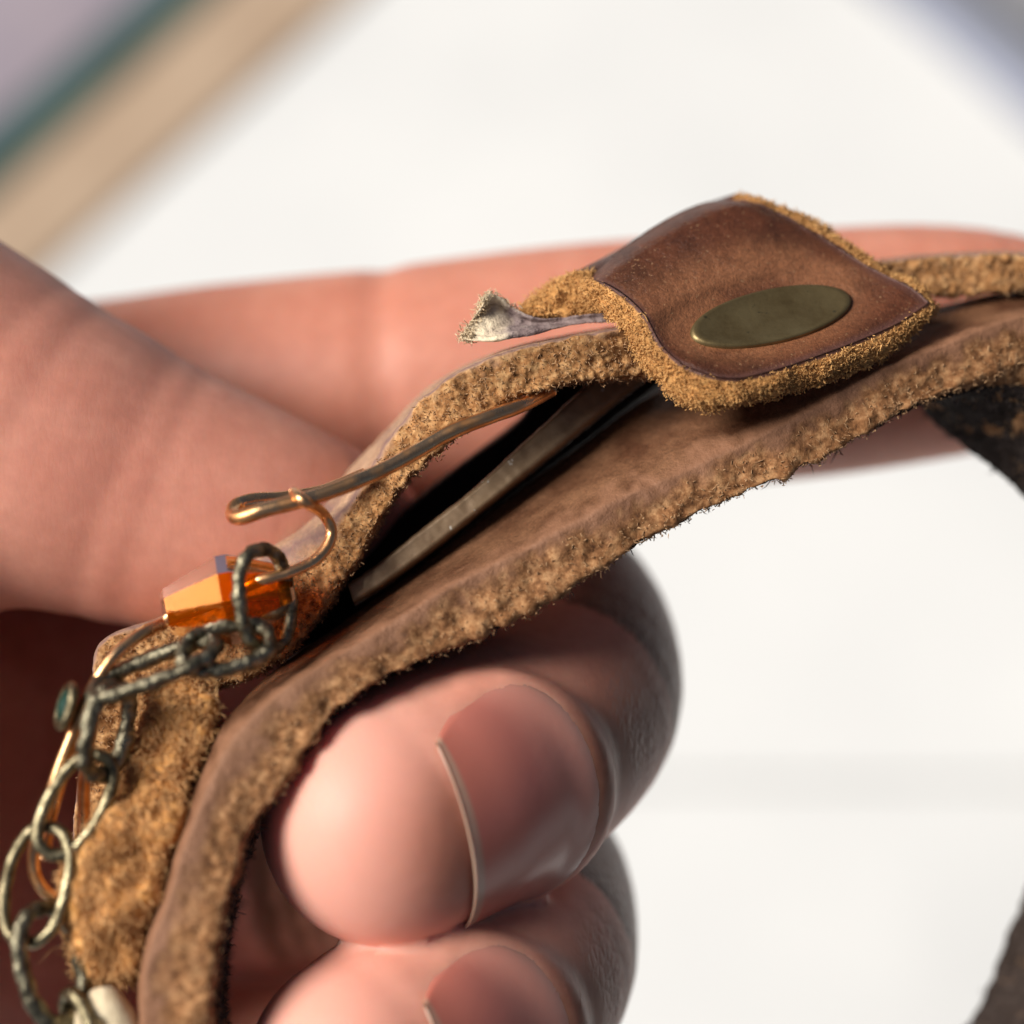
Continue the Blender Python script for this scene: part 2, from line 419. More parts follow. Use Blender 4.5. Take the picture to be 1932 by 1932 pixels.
# folded cloth at top right: a soft slab with a rolled hem
ca, cb = on_table(1650, -10), on_table(1932, 228)
dirv = nrm((cb - ca)[None])[0]; nv = np.array([-dirv[1], dirv[0], 0]); 
if np.dot(nv, RIGHT + np.array([0, 1, 0])) < 0: nv = -nv
cl = empty("folded_cloth", tuple(ca), "blue grey folded cloth with a darker seam lying on the table at top right", "cloth")
def slab(name, w0, w1, z0, z1, mat, rr=0.4, ca=ca, dirv=dirv, nv=nv, cl=cl, wave=0.10):
    n = 60; t = np.linspace(-18, 30, n)
    pr = [(w0, z0), (w0 + .05, z1 - rr), (w0 + rr * .5, z1 - rr * .25), (w0 + rr * 1.2, z1), (w1 - rr, z1), (w1, z1 - .1), (w1, z0)]
    P = np.array(pr)
    V = ca[None, None] + t[:, None, None] * dirv + P[None, :, :1] * nv + P[None, :, 1:] * np.array([0, 0, 1.0])
    V = V + nv * (wave * np.sin(t * .5)[:, None, None])
    V[..., 2] += 1.2 * wave * noise(V, .3, 3) * (P[None, :, 1] > 0.2)
    return mesh(name, V.reshape(-1, 3), grid_faces(n, len(pr), False, True), mat, cl)
slab("hem", 0.0, 2.0, 0.01, 0.7, M_slate)
slab("seam", 2.02, 3.0, 0.01, 0.55, M_slate2, .2)
slab("fold", 3.02, 24, 0.01, 0.85, M_page)
# straight edged board with a cloth on it at top left
def edge_line(a, b, z):
    p, q = on_table(*a, z), on_table(*b, z); p[2] = q[2] = 0
    dv_ = nrm((q - p)[None])[0]; n_ = np.array([-dv_[1], dv_[0], 0])
    if n_[0] > 0: n_ = -n_
    return p, dv_, n_
p, dv_, n_ = edge_line((62, 530), (650, 0), 0.28)
bd = empty("wooden_board", tuple(p), "tan wooden board lying on the white table at top left", "board")
slab("plank", 0.0, 26, 0.01, 0.28, M_cork, .12, p, dv_, n_, bd, 0.0)
p, dv_, n_ = edge_line((0, 338), (378, 0), 0.5)
lv = empty("placemat", tuple(p + np.array([0, 0, .29])), "lavender grey cloth placemat with a dark teal border lying on the tan board", "placemat")
slab("border", 0.0, 1.75, 0.29, 0.52, M_teal, .08, p, dv_, n_, lv, .01)
slab("panel", 1.76, 22, 0.29, 0.48, M_lav, .08, p, dv_, n_, lv, .01)

# ------------------------------------------------------------------ the hand: one surface from a distance field
h = 0.05
U0 = np.array([-9.6, -6.9, 8.6]); U1 = np.array([5.6, 3.2, 15.4])
dims = np.ceil((U1 - U0) / h).astype(int)
ax = [U0[k] + h * np.arange(dims[k]) for k in range(3)]
def uvd(pts):
    p = np.atleast_2d(np.array(pts, float)); d = p[:, 2]
    return np.stack([(p[:, 0] - 966) * d / PXS, (966 - p[:, 1]) * d / PXS, d], 1)
def tube_field(pts, n, marg=0.55, mod=None):
    p = np.array(pts, float)
    Q = catmull(np.hstack([uvd(p[:, :3]), p[:, 3:4]]), n)
    if mod is not None: Q[:, 3] = mod(Q)
    F = np.full(dims, 9.0, np.float32)
    for a, b in zip(Q[:-1], Q[1:]):
        rm = max(a[3], b[3]) + marg
        lo = np.clip(((np.minimum(a[:3], b[:3]) - rm - U0) / h).astype(int), 0, dims); hi = np.clip(((np.maximum(a[:3], b[:3]) + rm - U0) / h).astype(int) + 1, 0, dims)
        if np.any(hi <= lo): continue
        X = ax[0][lo[0]:hi[0], None, None].astype(np.float32) - a[0]
        Y = ax[1][None, lo[1]:hi[1], None].astype(np.float32) - a[1]
        Z = ax[2][None, None, lo[2]:hi[2]].astype(np.float32) - a[2]
        e = b[:3] - a[:3]; L2 = max(float(e @ e), 1e-9)
        t = np.clip((X * e[0] + Y * e[1] + Z * e[2]) / L2, 0, 1)
        D = np.sqrt((X - t * e[0])**2 + (Y - t * e[1])**2 + (Z - t * e[2])**2) - (a[3] + t * (b[3] - a[3]))
        sub = F[lo[0]:hi[0], lo[1]:hi[1], lo[2]:hi[2]]
        np.minimum(sub, D, out=sub)
    return F, Q
def smin(a, b, k):
    hh = np.clip(k - np.abs(a - b), 0, None) / k
    return np.minimum(a, b) - hh * hh * k * 0.25
def dips(spots):
    """radius dips (creases) along a finger: (arc fraction, width, depth)."""
    def f(Q):
        s = np.linspace(0, 1, len(Q)); r = Q[:, 3].copy()
        for c, w, dp in spots: r -= dp * np.exp(-((s - c) / w)**2)
        return r
    return f
INDEX = [(-560, 850, 13.7, 1.08), (100, 815, 13.2, 0.98), (430, 775, 12.9, 0.95), (740, 742, 12.7, 0.93), (1100, 700, 12.6, 0.93), (1500, 670, 12.5, 0.91), (1800, 645, 12.45, 0.83), (2050, 650, 12.4, 0.62)]
THUMB = [(-900, 560, 10.9, 1.5), (-520, 600, 10.5, 1.28), (-180, 730, 10.85, 1.11), (60, 842, 10.88, 0.99), (280, 930, 10.95, 0.87), (480, 985, 11.0, 0.73), (640, 1010, 11.2, 0.56)]
MIDDLE = [(-420, 1250, 13.8, 1.05), (200, 1180, 13.5, 0.95), (820, 1130, 13.1, 0.88), (1010, 1170, 12.45, 0.85), (1058, 1290, 11.5, 0.82), (998, 1392, 10.8, 0.785), (850, 1478, 10.2, 0.775), (732, 1542, 9.9, 0.735)]
RING = [(-420, 1650, 13.7, 1.02), (200, 1620, 13.4, 0.93), (760, 1600, 13.0, 0.85), (950, 1650, 12.2, 0.80), (985, 1780, 11.2, 0.76), (930, 1880, 10.5, 0.73), (790, 1962, 9.95, 0.72), (690, 2025, 9.65, 0.68)]
PINKY = [(-380, 2030, 13.4, .92), (100, 2050, 13.2, .82), (560, 2060, 12.9, .72), (760, 2110, 12.2, .68), (800, 2220, 11.4, .64), (730, 2330, 10.7, .58), (640, 2390, 10.3, .50)]
Fi, Qi = tube_field(INDEX, 60, .5, dips([(0.520, 0.007, 0.05), (0.545, 0.008, 0.035)]))
Ft, Qt = tube_field(THUMB, 60, .5, dips([(0.57, 0.014, 0.06), (0.625, 0.012, 0.055), (0.72, 0.016, 0.065), (0.765, 0.012, 0.03)]))
Fm, Qm = tube_field(MIDDLE, 48, .5)
Fr, Qr = tube_field(RING, 48, .5)
Fp, Qp = tube_field(PINKY, 36, .5)
NAILS = []
def dorsal_frame(Q, cc):
    """outward (back of the finger) direction along a curled finger."""
    T = np.gradient(Q[:, :3], axis=0); T = T / np.linalg.norm(T, axis=1, keepdims=True)
    o = Q[:, :3] - cc; o = o - T * np.sum(o * T, 1, keepdims=True)
    return T, o / np.linalg.norm(o, axis=1, keepdims=True)
def nail_frame(Q, t, n0, s):
    """centre, radius and local axes of the finger at s cm from the centre of its tip."""
    L = np.concatenate([[0], np.cumsum(np.linalg.norm(np.diff(Q[::-1, :3], axis=0), axis=1))])
    rev = Q[::-1]
    at_ = lambda x: np.array([np.interp(x, L, rev[:, q]) for q in range(3)])
    a0 = max(-s, 0.0)
    tk = at_(a0) - at_(a0 + .30); tk /= np.linalg.norm(tk)
    c = at_(a0) + tk * max(s, 0.0); r = np.interp(a0, L, rev[:, 3])
    nk_ = n0 - tk * (n0 @ tk); nk_ /= np.linalg.norm(nk_)
    return c, r, nk_, np.cross(tk, nk_)            # s grows towards the free edge
for nm, Fx, Q, cc in (("m", Fm, Qm, uvd([(520, 1330, 12.1)])[0]), ("r", Fr, Qr, uvd([(470, 1810, 12.0)])[0])):
    T, O = dorsal_frame(Q, cc)
    k = len(Q) - 1
    t = Q[k, :3] - Q[k - 8, :3]; t /= np.linalg.norm(t)
    n0 = np.array([0.86, -0.15, -0.50]); n0 -= t * (n0 @ t); n0 /= np.linalg.norm(n0)
    b = np.cross(t, n0)
    NAILS.append((Q[k, :3], t, n0, b, Q[k, 3], Q))
    # soft raised fold of skin round the root and sides of the nail
    ring = []
    for th in np.linspace(-1.26, 1.26, 17):
        s = -0.87 + 0.42 * (abs(th) / 1.26)**3
        ctr, r, nk_, bk_ = nail_frame(Q, t, n0, s)
        ring.append(np.append(ctr + (r - 0.060) * (math.cos(th) * nk_ + math.sin(th) * bk_), 0.070))
    for a, c in zip(ring[:-1], ring[1:]):
        lo = np.clip(((np.minimum(a[:3], c[:3]) - .4 - U0) / h).astype(int), 0, dims); hi = np.clip(((np.maximum(a[:3], c[:3]) + .4 - U0) / h).astype(int) + 1, 0, dims)
        if np.any(hi <= lo): continue
        X = ax[0][lo[0]:hi[0], None, None] - a[0]; Y = ax[1][None, lo[1]:hi[1], None] - a[1]; Z = ax[2][None, None, lo[2]:hi[2]] - a[2]
        e = c[:3] - a[:3]; tt_ = np.clip((X * e[0] + Y * e[1] + Z * e[2]) / (e @ e), 0, 1)
        D = (np.sqrt((X - tt_ * e[0])**2 + (Y - tt_ * e[1])**2 + (Z - tt_ * e[2])**2) - a[3]).astype(np.float32)
        sub = Fx[lo[0]:hi[0], lo[1]:hi[1], lo[2]:hi[2]]
        sub[...] = smin(sub, D, 0.16)
H = smin(Fm, Fr, 0.015)
H = smin(H, Fi, 0.05); H = smin(H, Fp, 0.05)
for pts, k in (([(-420, 900, 13.9, 1.1), (-1000, 1100, 14.0, 1.25), (-1500, 1350, 13.9, 1.3)], .5),
               ([(-420, 1280, 13.9, 1.1), (-1000, 1350, 14.0, 1.3), (-1500, 1480, 13.9, 1.35)], .5),
               ([(-420, 1660, 13.8, 1.1), (-1000, 1600, 13.9, 1.3), (-1500, 1600, 13.9, 1.35)], .5),
               ([(-380, 2030, 13.5, 1.0), (-900, 1850, 13.7, 1.25), (-1500, 1700, 13.8, 1.3)], .5),
               ([(-60, 1330, 12.9, 1.0), (-60, 1750, 12.9, 1.1)], .6),
               ([(-100, 1850, 13.8, 1.1), (420, 1840, 14.1, 1.0), (760, 1900, 14.0, .8)], .4)):
    Fx, _ = tube_field(pts, 10, .7); H = smin(H, Fx, k)
Fx, _ = tube_field([(-900, 560, 10.9, 1.5), (-1150, 800, 11.8, 1.6), (-1350, 1200, 12.8, 1.6)], 12, .7)
Fy, _ = tube_field([(-600, 640, 10.6, 1.25), (-500, 1150, 10.45, 1.35), (-490, 1650, 10.8, 1.4), (-540, 2050, 12.0, 1.35)], 16, .7)  # unseen ball of the thumb, brought forward to shade the palm
Fx = smin(Fx, Fy, .5)
H = smin(H, smin(Ft, Fx, .5), .30)
def surface_nets(F):
    nx, ny, nz = F.shape
    ins = F < 0
    c = np.zeros((nx - 1, ny - 1, nz - 1), np.uint8)
    for a in (0, 1):
        for b in (0, 1):
            for d in (0, 1): c += ins[a:nx - 1 + a, b:ny - 1 + b, d:nz - 1 + d]
    act = np.argwhere((c > 0) & (c < 8))
    idx = np.full(c.shape, -1, np.int32); idx[act[:, 0], act[:, 1], act[:, 2]] = np.arange(len(act))
    acc = np.zeros((len(act), 3)); cnt = np.zeros(len(act))
    cor = [(a, b, d) for a in (0, 1) for b in (0, 1) for d in (0, 1)]
    for p in cor:
        for k in range(3):
            if p[k]: continue
            q = list(p); q[k] = 1
            f0 = F[act[:, 0] + p[0], act[:, 1] + p[1], act[:, 2] + p[2]]; f1 = F[act[:, 0] + q[0], act[:, 1] + q[1], act[:, 2] + q[2]]
            m = (f0 < 0) != (f1 < 0)
            t = np.where(m, f0 / np.where(m, f0 - f1, 1), 0)
            pos = act + np.array(p); pos = pos.astype(float); pos[:, k] += t
            acc[m] += pos[m]; cnt[m] += 1
    V = acc / cnt[:, None]
    quads = []
    for k in range(3):
        o1, o2 = [(1, 2), (2, 0), (0, 1)][k]
        A = ins; sl0 = [slice(None)] * 3; sl1 = [slice(None)] * 3
        sl0[k] = slice(0, -1); sl1[k] = slice(1, None)
        ch = np.argwhere(A[tuple(sl0)] != A[tuple(sl1)])
        ok = (ch[:, o1] > 0) & (ch[:, o2] > 0) & (ch[:, o1] < F.shape[o1] - 1) & (ch[:, o2] < F.shape[o2] - 1)
        ch = ch[ok]
        fl = A[ch[:, 0], ch[:, 1], ch[:, 2]]
        def g(d1, d2):
            q = ch.copy(); q[:, o1] -= d1; q[:, o2] -= d2; return idx[q[:, 0], q[:, 1], q[:, 2]]
        Q = np.stack([g(1, 1), g(0, 1), g(0, 0), g(1, 0)], 1)
        Q[~fl] = Q[~fl][:, ::-1]
        quads.append(Q)
    return V, np.vstack(quads)
HV, HF = surface_nets(H)
HV = U0 + HV * h
# pigment with shade worked in: darker on the backs of the fingers, lighter on the pads
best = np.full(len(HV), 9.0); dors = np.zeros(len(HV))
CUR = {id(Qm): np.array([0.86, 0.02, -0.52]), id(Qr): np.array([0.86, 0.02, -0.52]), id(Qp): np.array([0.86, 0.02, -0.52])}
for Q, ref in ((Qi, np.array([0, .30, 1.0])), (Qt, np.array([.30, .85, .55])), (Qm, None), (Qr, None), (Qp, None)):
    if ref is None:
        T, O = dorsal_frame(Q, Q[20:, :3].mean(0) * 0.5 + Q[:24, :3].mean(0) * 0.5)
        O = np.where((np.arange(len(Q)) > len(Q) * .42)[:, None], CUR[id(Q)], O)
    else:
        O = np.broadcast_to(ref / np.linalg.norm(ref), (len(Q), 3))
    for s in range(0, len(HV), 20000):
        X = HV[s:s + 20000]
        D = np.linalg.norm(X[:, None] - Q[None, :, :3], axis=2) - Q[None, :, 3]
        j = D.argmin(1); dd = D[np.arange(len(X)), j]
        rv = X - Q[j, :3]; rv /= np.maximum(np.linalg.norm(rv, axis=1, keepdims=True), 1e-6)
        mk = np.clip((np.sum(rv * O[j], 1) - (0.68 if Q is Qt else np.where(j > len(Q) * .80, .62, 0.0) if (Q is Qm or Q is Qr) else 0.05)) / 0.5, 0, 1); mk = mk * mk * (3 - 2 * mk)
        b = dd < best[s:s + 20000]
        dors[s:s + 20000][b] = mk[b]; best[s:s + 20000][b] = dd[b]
flush_shade_mask = np.zeros(len(HV)); pale = np.zeros(len(HV))
for Q, w in ((Qm, 1.0), (Qr, 1.0), (Qp, 1.0)):                 # fingertips blanched by the grip
    pale = np.maximum(pale, w * np.clip(1.35 - np.linalg.norm(HV - (Q[-1, :3] + np.array([-.42, -.02, -.32])), axis=1), 0, .75) / .75)
pale = pale * pale * (3 - 2 * pale) * np.clip(1 - 1.6 * dors, 0, 1)
HW = EYE + HV[:, :1] * RIGHT + HV[:, 1:2] * UP + HV[:, 2:3] * FWD
flush_shade = np.zeros(len(HV)); near = np.full(len(HV), 9.0)
for Q, fl, pa in ((Qi, .38, 0), (Qt, 0, .28), (Qm, 0, 0), (Qr, 0, 0)):  # index darkened, thumb lightened in colour to stand in for the light
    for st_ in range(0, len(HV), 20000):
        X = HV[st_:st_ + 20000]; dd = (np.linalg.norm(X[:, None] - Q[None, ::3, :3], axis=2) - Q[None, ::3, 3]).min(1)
        b = dd < near[st_:st_ + 20000]; near[st_:st_ + 20000][b] = dd[b]; flush_shade[st_:st_ + 20000][b] = fl
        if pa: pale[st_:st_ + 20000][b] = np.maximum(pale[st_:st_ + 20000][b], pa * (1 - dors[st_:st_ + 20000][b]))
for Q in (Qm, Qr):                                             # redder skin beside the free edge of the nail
    dtip = HV - (Q[-1, :3] + np.array([.42, -.05, -.50])); flush_shade = np.maximum(flush_shade, .75 * np.exp(-(np.linalg.norm(dtip, axis=1) / .42)**2))
pale = pale * (1 - .8 * np.clip(flush_shade - .0, 0, 1) * (near < .3) * (HV[:, 2] < 11) * (HV[:, 1] < -.6))
calm = np.zeros(len(HV))
for (c0, t, n0, b, r0, Q) in NAILS:                            # tight smooth skin round the nails
    calm = np.maximum(calm, np.clip((1.05 - np.linalg.norm(HV - (c0 - t * .45 + n0 * .6), axis=1)) / .25, 0, 1))
flush_shade_mask = flush_shade
hand = empty("hand", tuple(C([(-400, 1100, 13.5)])[0]), "bare hand pinching the leather bracelet between thumb and curled fingers", "hand")
mesh("skin", HW, HF.astype(np.int64), M_skin, hand, {"dorsal": dors, "flush_shade_mask": flush_shade_mask, "pale": pale, "calm": calm})
# nails: curved plates with thickness and a pale free edge
for (c0, t, n0, b, r0, Q) in NAILS:
    ns, na = 40, 40
    th = np.linspace(-1, 1, na); s = np.linspace(0, 1, ns)
    V = np.zeros((ns, na, 3)); ed = np.zeros((ns, na)); RS = np.zeros((ns, na)); CT = np.zeros((ns, na, 3)); DR = np.zeros((ns, na, 3))
    for i, ss in enumerate(s):
        for j, a in enumerate(th):
            root = -0.84 + 0.26 * abs(a)**3                     # curved root under the skin fold
            tip = 0.0 - 0.07 * a * a                           # rounded free edge
            st = root + (tip - root) * ss
            ang = a * (1.18 - .22 * ss**3)
            ctr, rr, nk_, bk_ = nail_frame(Q, t, n0, st)
            dr_ = math.cos(ang) * nk_ + math.sin(ang) * bk_
            q_ = np.arange(0.35, 1.15, 0.008); X_ = (ctr + q_[:, None] * dr_ - U0) / h     # where the finger's skin is
            I_ = np.clip(X_.astype(int), 0, dims - 2); f_ = X_ - I_
            val = 0
            for aa in (0, 1):
                for bb in (0, 1):
                    for cc in (0, 1):
                        val = val + H[I_[:, 0] + aa, I_[:, 1] + bb, I_[:, 2] + cc] * (f_[:, 0] if aa else 1 - f_[:, 0]) * (f_[:, 1] if bb else 1 - f_[:, 1]) * (f_[:, 2] if cc else 1 - f_[:, 2])
            out_ = np.argmax(val > 0)
            RS[i, j] = q_[out_] if val[out_] > 0 else rr
            CT[i, j] = ctr; DR[i, j] = dr_
            ed[i, j] = ss
    for _ in range(14):
        P_ = np.pad(RS, 1, mode='edge'); RS = .4 * RS + .15 * (P_[2:, 1:-1] + P_[:-2, 1:-1] + P_[1:-1, 2:] + P_[1:-1, :-2])
    ag, sg = np.abs(th)[None], s[:, None]
    RS = RS + 0.016 + 0.012 * sg**6 - 0.045 * ag**10 * (1 - sg**3) - 0.03 * (1 - sg)**12
    V = CT + RS[..., None] * DR
    for _ in range(8):
        V[1:-1] = .5 * V[1:-1] + .25 * (V[2:] + V[:-2])
    N, _ = grid_normals(V); 
    if np.mean(N @ n0) < 0: N = -N
    full = np.concatenate([V + N * 0.006, (V - N * 0.013)[:, ::-1]], 1)
    ee = np.concatenate([ed, ed[:, ::-1]], 1)
    Wd = full.reshape(-1, 3); Wd = EYE + Wd[:, :1] * RIGHT + Wd[:, 1:2] * UP + Wd[:, 2:3] * FWD
    F = grid_faces(ns, 2 * na, False, True).tolist()
    m2 = 2 * na
    for j in range(na - 1):
        F.append([(ns - 1) * m2 + j, (ns - 1) * m2 + j + 1, (ns - 1) * m2 + m2 - 2 - j, (ns - 1) * m2 + m2 - 1 - j])
        F.append([j + 1, j, m2 - 1 - j, m2 - 2 - j])
    mesh("fingernail", Wd, F, M_nail, hand, {"edge": ee})

# ------------------------------------------------------------------ bracelet
br = empty("bracelet", tuple(C([(900, 1000, 10.2)])[0]), "worn brown leather wrap bracelet with a snap tab and a wire wrapped amber bead", "bracelet")
# main strap: rails = far top, crease, front top of the cut edge, front bottom of the cut edge, far bottom
ST = [
 [(255, 2320, 10.3), (255, 2300, 9.6), (262, 2300, 9.2), (400, 2280, 9.2), (420, 2230, 10.4)],
 [(278, 1960, 11.0), (258, 1950, 9.4), (264, 1950, 9.08), (400, 1950, 9.06), (418, 1940, 11.3)],
 [(285, 1820, 11.0), (264, 1815, 9.35), (272, 1820, 9.06), (404, 1840, 9.05), (418, 1830, 11.3)],
 [(322, 1700, 11.0), (302, 1690, 9.40), (312, 1700, 9.10), (428, 1710, 9.10), (438, 1680, 11.3)],
 [(366, 1560, 10.9), (344, 1550, 9.45), (356, 1565, 9.18), (468, 1580, 9.20), (474, 1540, 11.1)],
 [(403, 1450, 10.5), (384, 1440, 9.50), (400, 1460, 9.25), (530, 1490, 9.28), (535, 1440, 10.7)],
 [(440, 1350, 10.05), (428, 1350, 9.60), (450, 1375, 9.32), (600, 1385, 9.36), (600, 1335, 10.3)],
 [(505, 1272, 10.15), (520, 1282, 9.70), (545, 1290, 9.42), (690, 1300, 9.46), (690, 1245, 10.4)],
 [(635, 1178, 10.35), (655, 1205, 9.85), (680, 1208, 9.56), (800, 1245, 9.58), (800, 1180, 10.5)],
 [(805, 1053, 10.50), (835, 1090, 9.95), (850, 1102, 9.68), (930, 1188, 9.68), (930, 1120, 10.6)],
 [(935, 948, 10.60), (985, 1005, 10.00), (1005, 1025, 9.76), (1085, 1105, 9.76), (1080, 1030, 10.7)],
 [(1085, 838, 10.70), (1150, 905, 10.05), (1175, 935, 9.84), (1235, 1010, 9.84), (1225, 930, 10.8)],
 [(1225, 735, 10.80), (1300, 835, 10.10), (1330, 870, 9.92), (1390, 938, 9.92), (1370, 850, 10.9)],
 [(1420, 660, 10.90), (1470, 760, 10.20), (1500, 785, 10.00), (1545, 870, 10.00), (1520, 780, 11.0)],
 [(1600, 600, 11.00), (1620, 690, 10.35), (1650, 702, 10.12), (1700, 782, 10.12), (1680, 720, 11.1)],
 [(1760, 572, 11.05), (1780, 632, 10.45), (1800, 640, 10.25), (1830, 722, 10.25), (1765, 790, 11.1)],
 [(1935, 540, 11.10), (1935, 582, 10.55), (1945, 592, 10.35), (1950, 690, 10.35), (1925, 915, 11.2)],
 [(2120, 560, 11.20), (2130, 600, 10.65), (2140, 612, 10.45), (2120, 730, 10.45), (2060, 1060, 11.3)],
 [(2330, 800, 11.3), (2340, 820, 10.9), (2330, 830, 10.7), (2230, 880, 10.7), (2110, 1240, 11.4)],
 [(2330, 1250, 11.6), (2350, 1260, 11.2), (2340, 1270, 10.9), (2230, 1260, 10.9), (2090, 1440, 11.7)],
 [(2220, 1650, 11.8), (2240, 1670, 11.4), (2230, 1680, 11.0), (2130, 1650, 11.0), (1960, 1660, 11.8)],
 [(2080, 1950, 11.9), (2100, 1970, 11.5), (2090, 1980, 11.1), (1990, 1940, 11.1), (1842, 1930, 11.8)],
 [(1880, 2250, 11.9), (1900, 2280, 11.5), (1890, 2290, 11.2), (1800, 2230, 11.2), (1640, 2180, 11.8)],
 [(1350, 2560, 11.8), (1350, 2590, 11.4), (1340, 2600, 11.0), (1320, 2500, 11.0), (1250, 2420, 11.7)],
 [(750, 2640, 11.2), (740, 2670, 10.8), (740, 2680, 10.3), (760, 2570, 10.3), (780, 2500, 11.0)],
 [(340, 2540, 10.6), (320, 2560, 10.1), (320, 2570, 9.6), (440, 2500, 9.6), (480, 2440, 10.6)],
]
V, N, f, VV, F, ff, A = loft(ST, 1500, [14, 5, 26, 14, 4], [0.0, 0.02, 0.20, 1.0, 0.95], 2, 0.026, 10, 11, 0.024, True, groove=[(4, 1.2, .016), (9, 1.6, .022), (12, 1.0, .012)])
strap = mesh("strap", VV, F, M_strap, br, {"fuzz": ff})
wt = (f > .5) * A * (f**2)
fibres("fuzz", V, N, wt, 46000, 0.014, 0.0028, M_fib, strap, 3, .30)
# dark suede lining on the inside of the strap
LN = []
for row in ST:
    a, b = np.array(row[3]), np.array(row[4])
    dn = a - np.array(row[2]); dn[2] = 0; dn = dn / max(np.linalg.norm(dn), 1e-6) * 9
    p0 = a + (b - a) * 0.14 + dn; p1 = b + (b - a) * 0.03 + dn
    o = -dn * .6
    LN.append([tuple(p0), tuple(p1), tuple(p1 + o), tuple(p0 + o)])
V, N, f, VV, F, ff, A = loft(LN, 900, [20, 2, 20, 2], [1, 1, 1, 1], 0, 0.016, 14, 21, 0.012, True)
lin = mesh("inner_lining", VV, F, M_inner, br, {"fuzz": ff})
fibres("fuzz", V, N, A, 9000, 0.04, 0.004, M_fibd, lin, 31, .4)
# upper strap: rails = far outer edge, near outer edge, near inner edge, far inner edge
US = [
 [(150, 1640, 10.5), (130, 1640, 10.0), (190, 1640, 9.95), (210, 1630, 10.5)],
 [(170, 1460, 10.5), (150, 1450, 10.0), (236, 1470, 9.95), (250, 1460, 10.5)],
 [(200, 1330, 10.5), (172, 1320, 10.0), (268, 1400, 9.95), (280, 1390, 10.5)],
 [(215, 1215, 10.6), (190, 1210, 10.05), (285, 1310, 9.95), (300, 1300, 10.5)],
 [(340, 1150, 10.7), (320, 1158, 10.1), (400, 1305, 10.0), (410, 1280, 10.6)],
 [(440, 1085, 10.8), (425, 1105, 10.15), (510, 1262, 10.0), (530, 1230, 10.6)],
 [(500, 1025, 10.8), (500, 1045, 10.2), (580, 1190, 10.0), (600, 1160, 10.6)],
 [(570, 965, 10.8), (600, 990, 10.15), (640, 1108, 10.0), (660, 1080, 10.6)],
 [(635, 900, 10.8), (668, 925, 10.12), (690, 1032, 10.0), (705, 1000, 10.6)],
 [(695, 842, 10.8), (712, 858, 10.10), (735, 950, 10.0), (750, 925, 10.6)],
 [(745, 790, 10.8), (755, 800, 10.05), (790, 885, 9.95), (800, 860, 10.6)],
 [(800, 735, 10.8), (806, 742, 10.0), (860, 820, 9.92), (862, 800, 10.6)],
 [(870, 692, 10.8), (872, 696, 9.98), (930, 776, 9.92), (930, 760, 10.6)],
 [(960, 655, 10.8), (960, 660, 9.98), (1000, 744, 9.92), (1000, 730, 10.6)],
 [(1060, 632, 10.8), (1060, 638, 10.0), (1085, 722, 9.95), (1085, 708, 10.6)],
 [(1160, 615, 10.9), (1160, 620, 10.05), (1180, 714, 10.0), (1180, 700, 10.7)],
 [(1330, 590, 11.0), (1330, 594, 10.35), (1340, 690, 10.3), (1340, 676, 10.9)],
 [(1520, 525, 11.1), (1520, 530, 10.6), (1530, 610, 10.55), (1530, 600, 11.0)],
 [(1660, 490, 11.2), (1660, 494, 10.7), (1670, 562, 10.65), (1670, 552, 11.1)],
 [(1800, 476, 11.2), (1800, 480, 10.75), (1800, 557, 10.7), (1800, 545, 11.1)],
 [(1960, 476, 11.2), (1960, 480, 10.75), (1960, 548, 10.7), (1960, 538, 11.1)],
 [(2110, 500, 11.2), (2110, 504, 10.8), (2105, 568, 10.75), (2105, 560, 11.2)],
]
US2 = []
for row in US:
    x = row[1][0]; k = 0.06 + 0.36 * math.exp(-((x - 560) / 150.0)**2)
    a, b = np.array(row[1]), np.array(row[2])
    US2.append([row[0], row[1], tuple(a + (b - a) * k + np.array([0, 0, -.05])), row[2], row[3]])
V, N, f, VV, F, ff, A = loft(US2, 800, [10, 8, 24, 10, 8], [0.0, 0.06, 0.62, 1.0, 0.9], 2, 0.026, 19, 51, 0.012)
up = mesh("upper_strap", VV, F, M_cord, br, {"fuzz": ff})
fibres("fuzz", V, N, (f > .6) * A, 26000, 0.012, 0.0026, M_fib, up, 53, 0.3)
# black lining between the two straps
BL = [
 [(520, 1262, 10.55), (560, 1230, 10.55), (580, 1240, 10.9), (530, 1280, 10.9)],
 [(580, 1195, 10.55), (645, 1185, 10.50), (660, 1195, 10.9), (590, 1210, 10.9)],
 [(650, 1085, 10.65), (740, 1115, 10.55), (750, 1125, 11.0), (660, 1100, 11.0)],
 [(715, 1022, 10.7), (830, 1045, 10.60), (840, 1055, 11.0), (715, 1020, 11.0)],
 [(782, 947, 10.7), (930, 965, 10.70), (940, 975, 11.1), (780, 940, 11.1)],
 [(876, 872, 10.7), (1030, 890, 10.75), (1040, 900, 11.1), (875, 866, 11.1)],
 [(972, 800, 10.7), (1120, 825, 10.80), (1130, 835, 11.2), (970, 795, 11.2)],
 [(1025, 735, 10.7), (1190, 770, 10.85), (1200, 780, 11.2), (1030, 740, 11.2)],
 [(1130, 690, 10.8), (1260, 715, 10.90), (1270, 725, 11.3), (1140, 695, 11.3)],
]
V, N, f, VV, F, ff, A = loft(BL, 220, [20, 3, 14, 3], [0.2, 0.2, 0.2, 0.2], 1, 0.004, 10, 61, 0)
mesh("black_lining", VV, F, M_lining, br, {"fuzz": ff * 0})
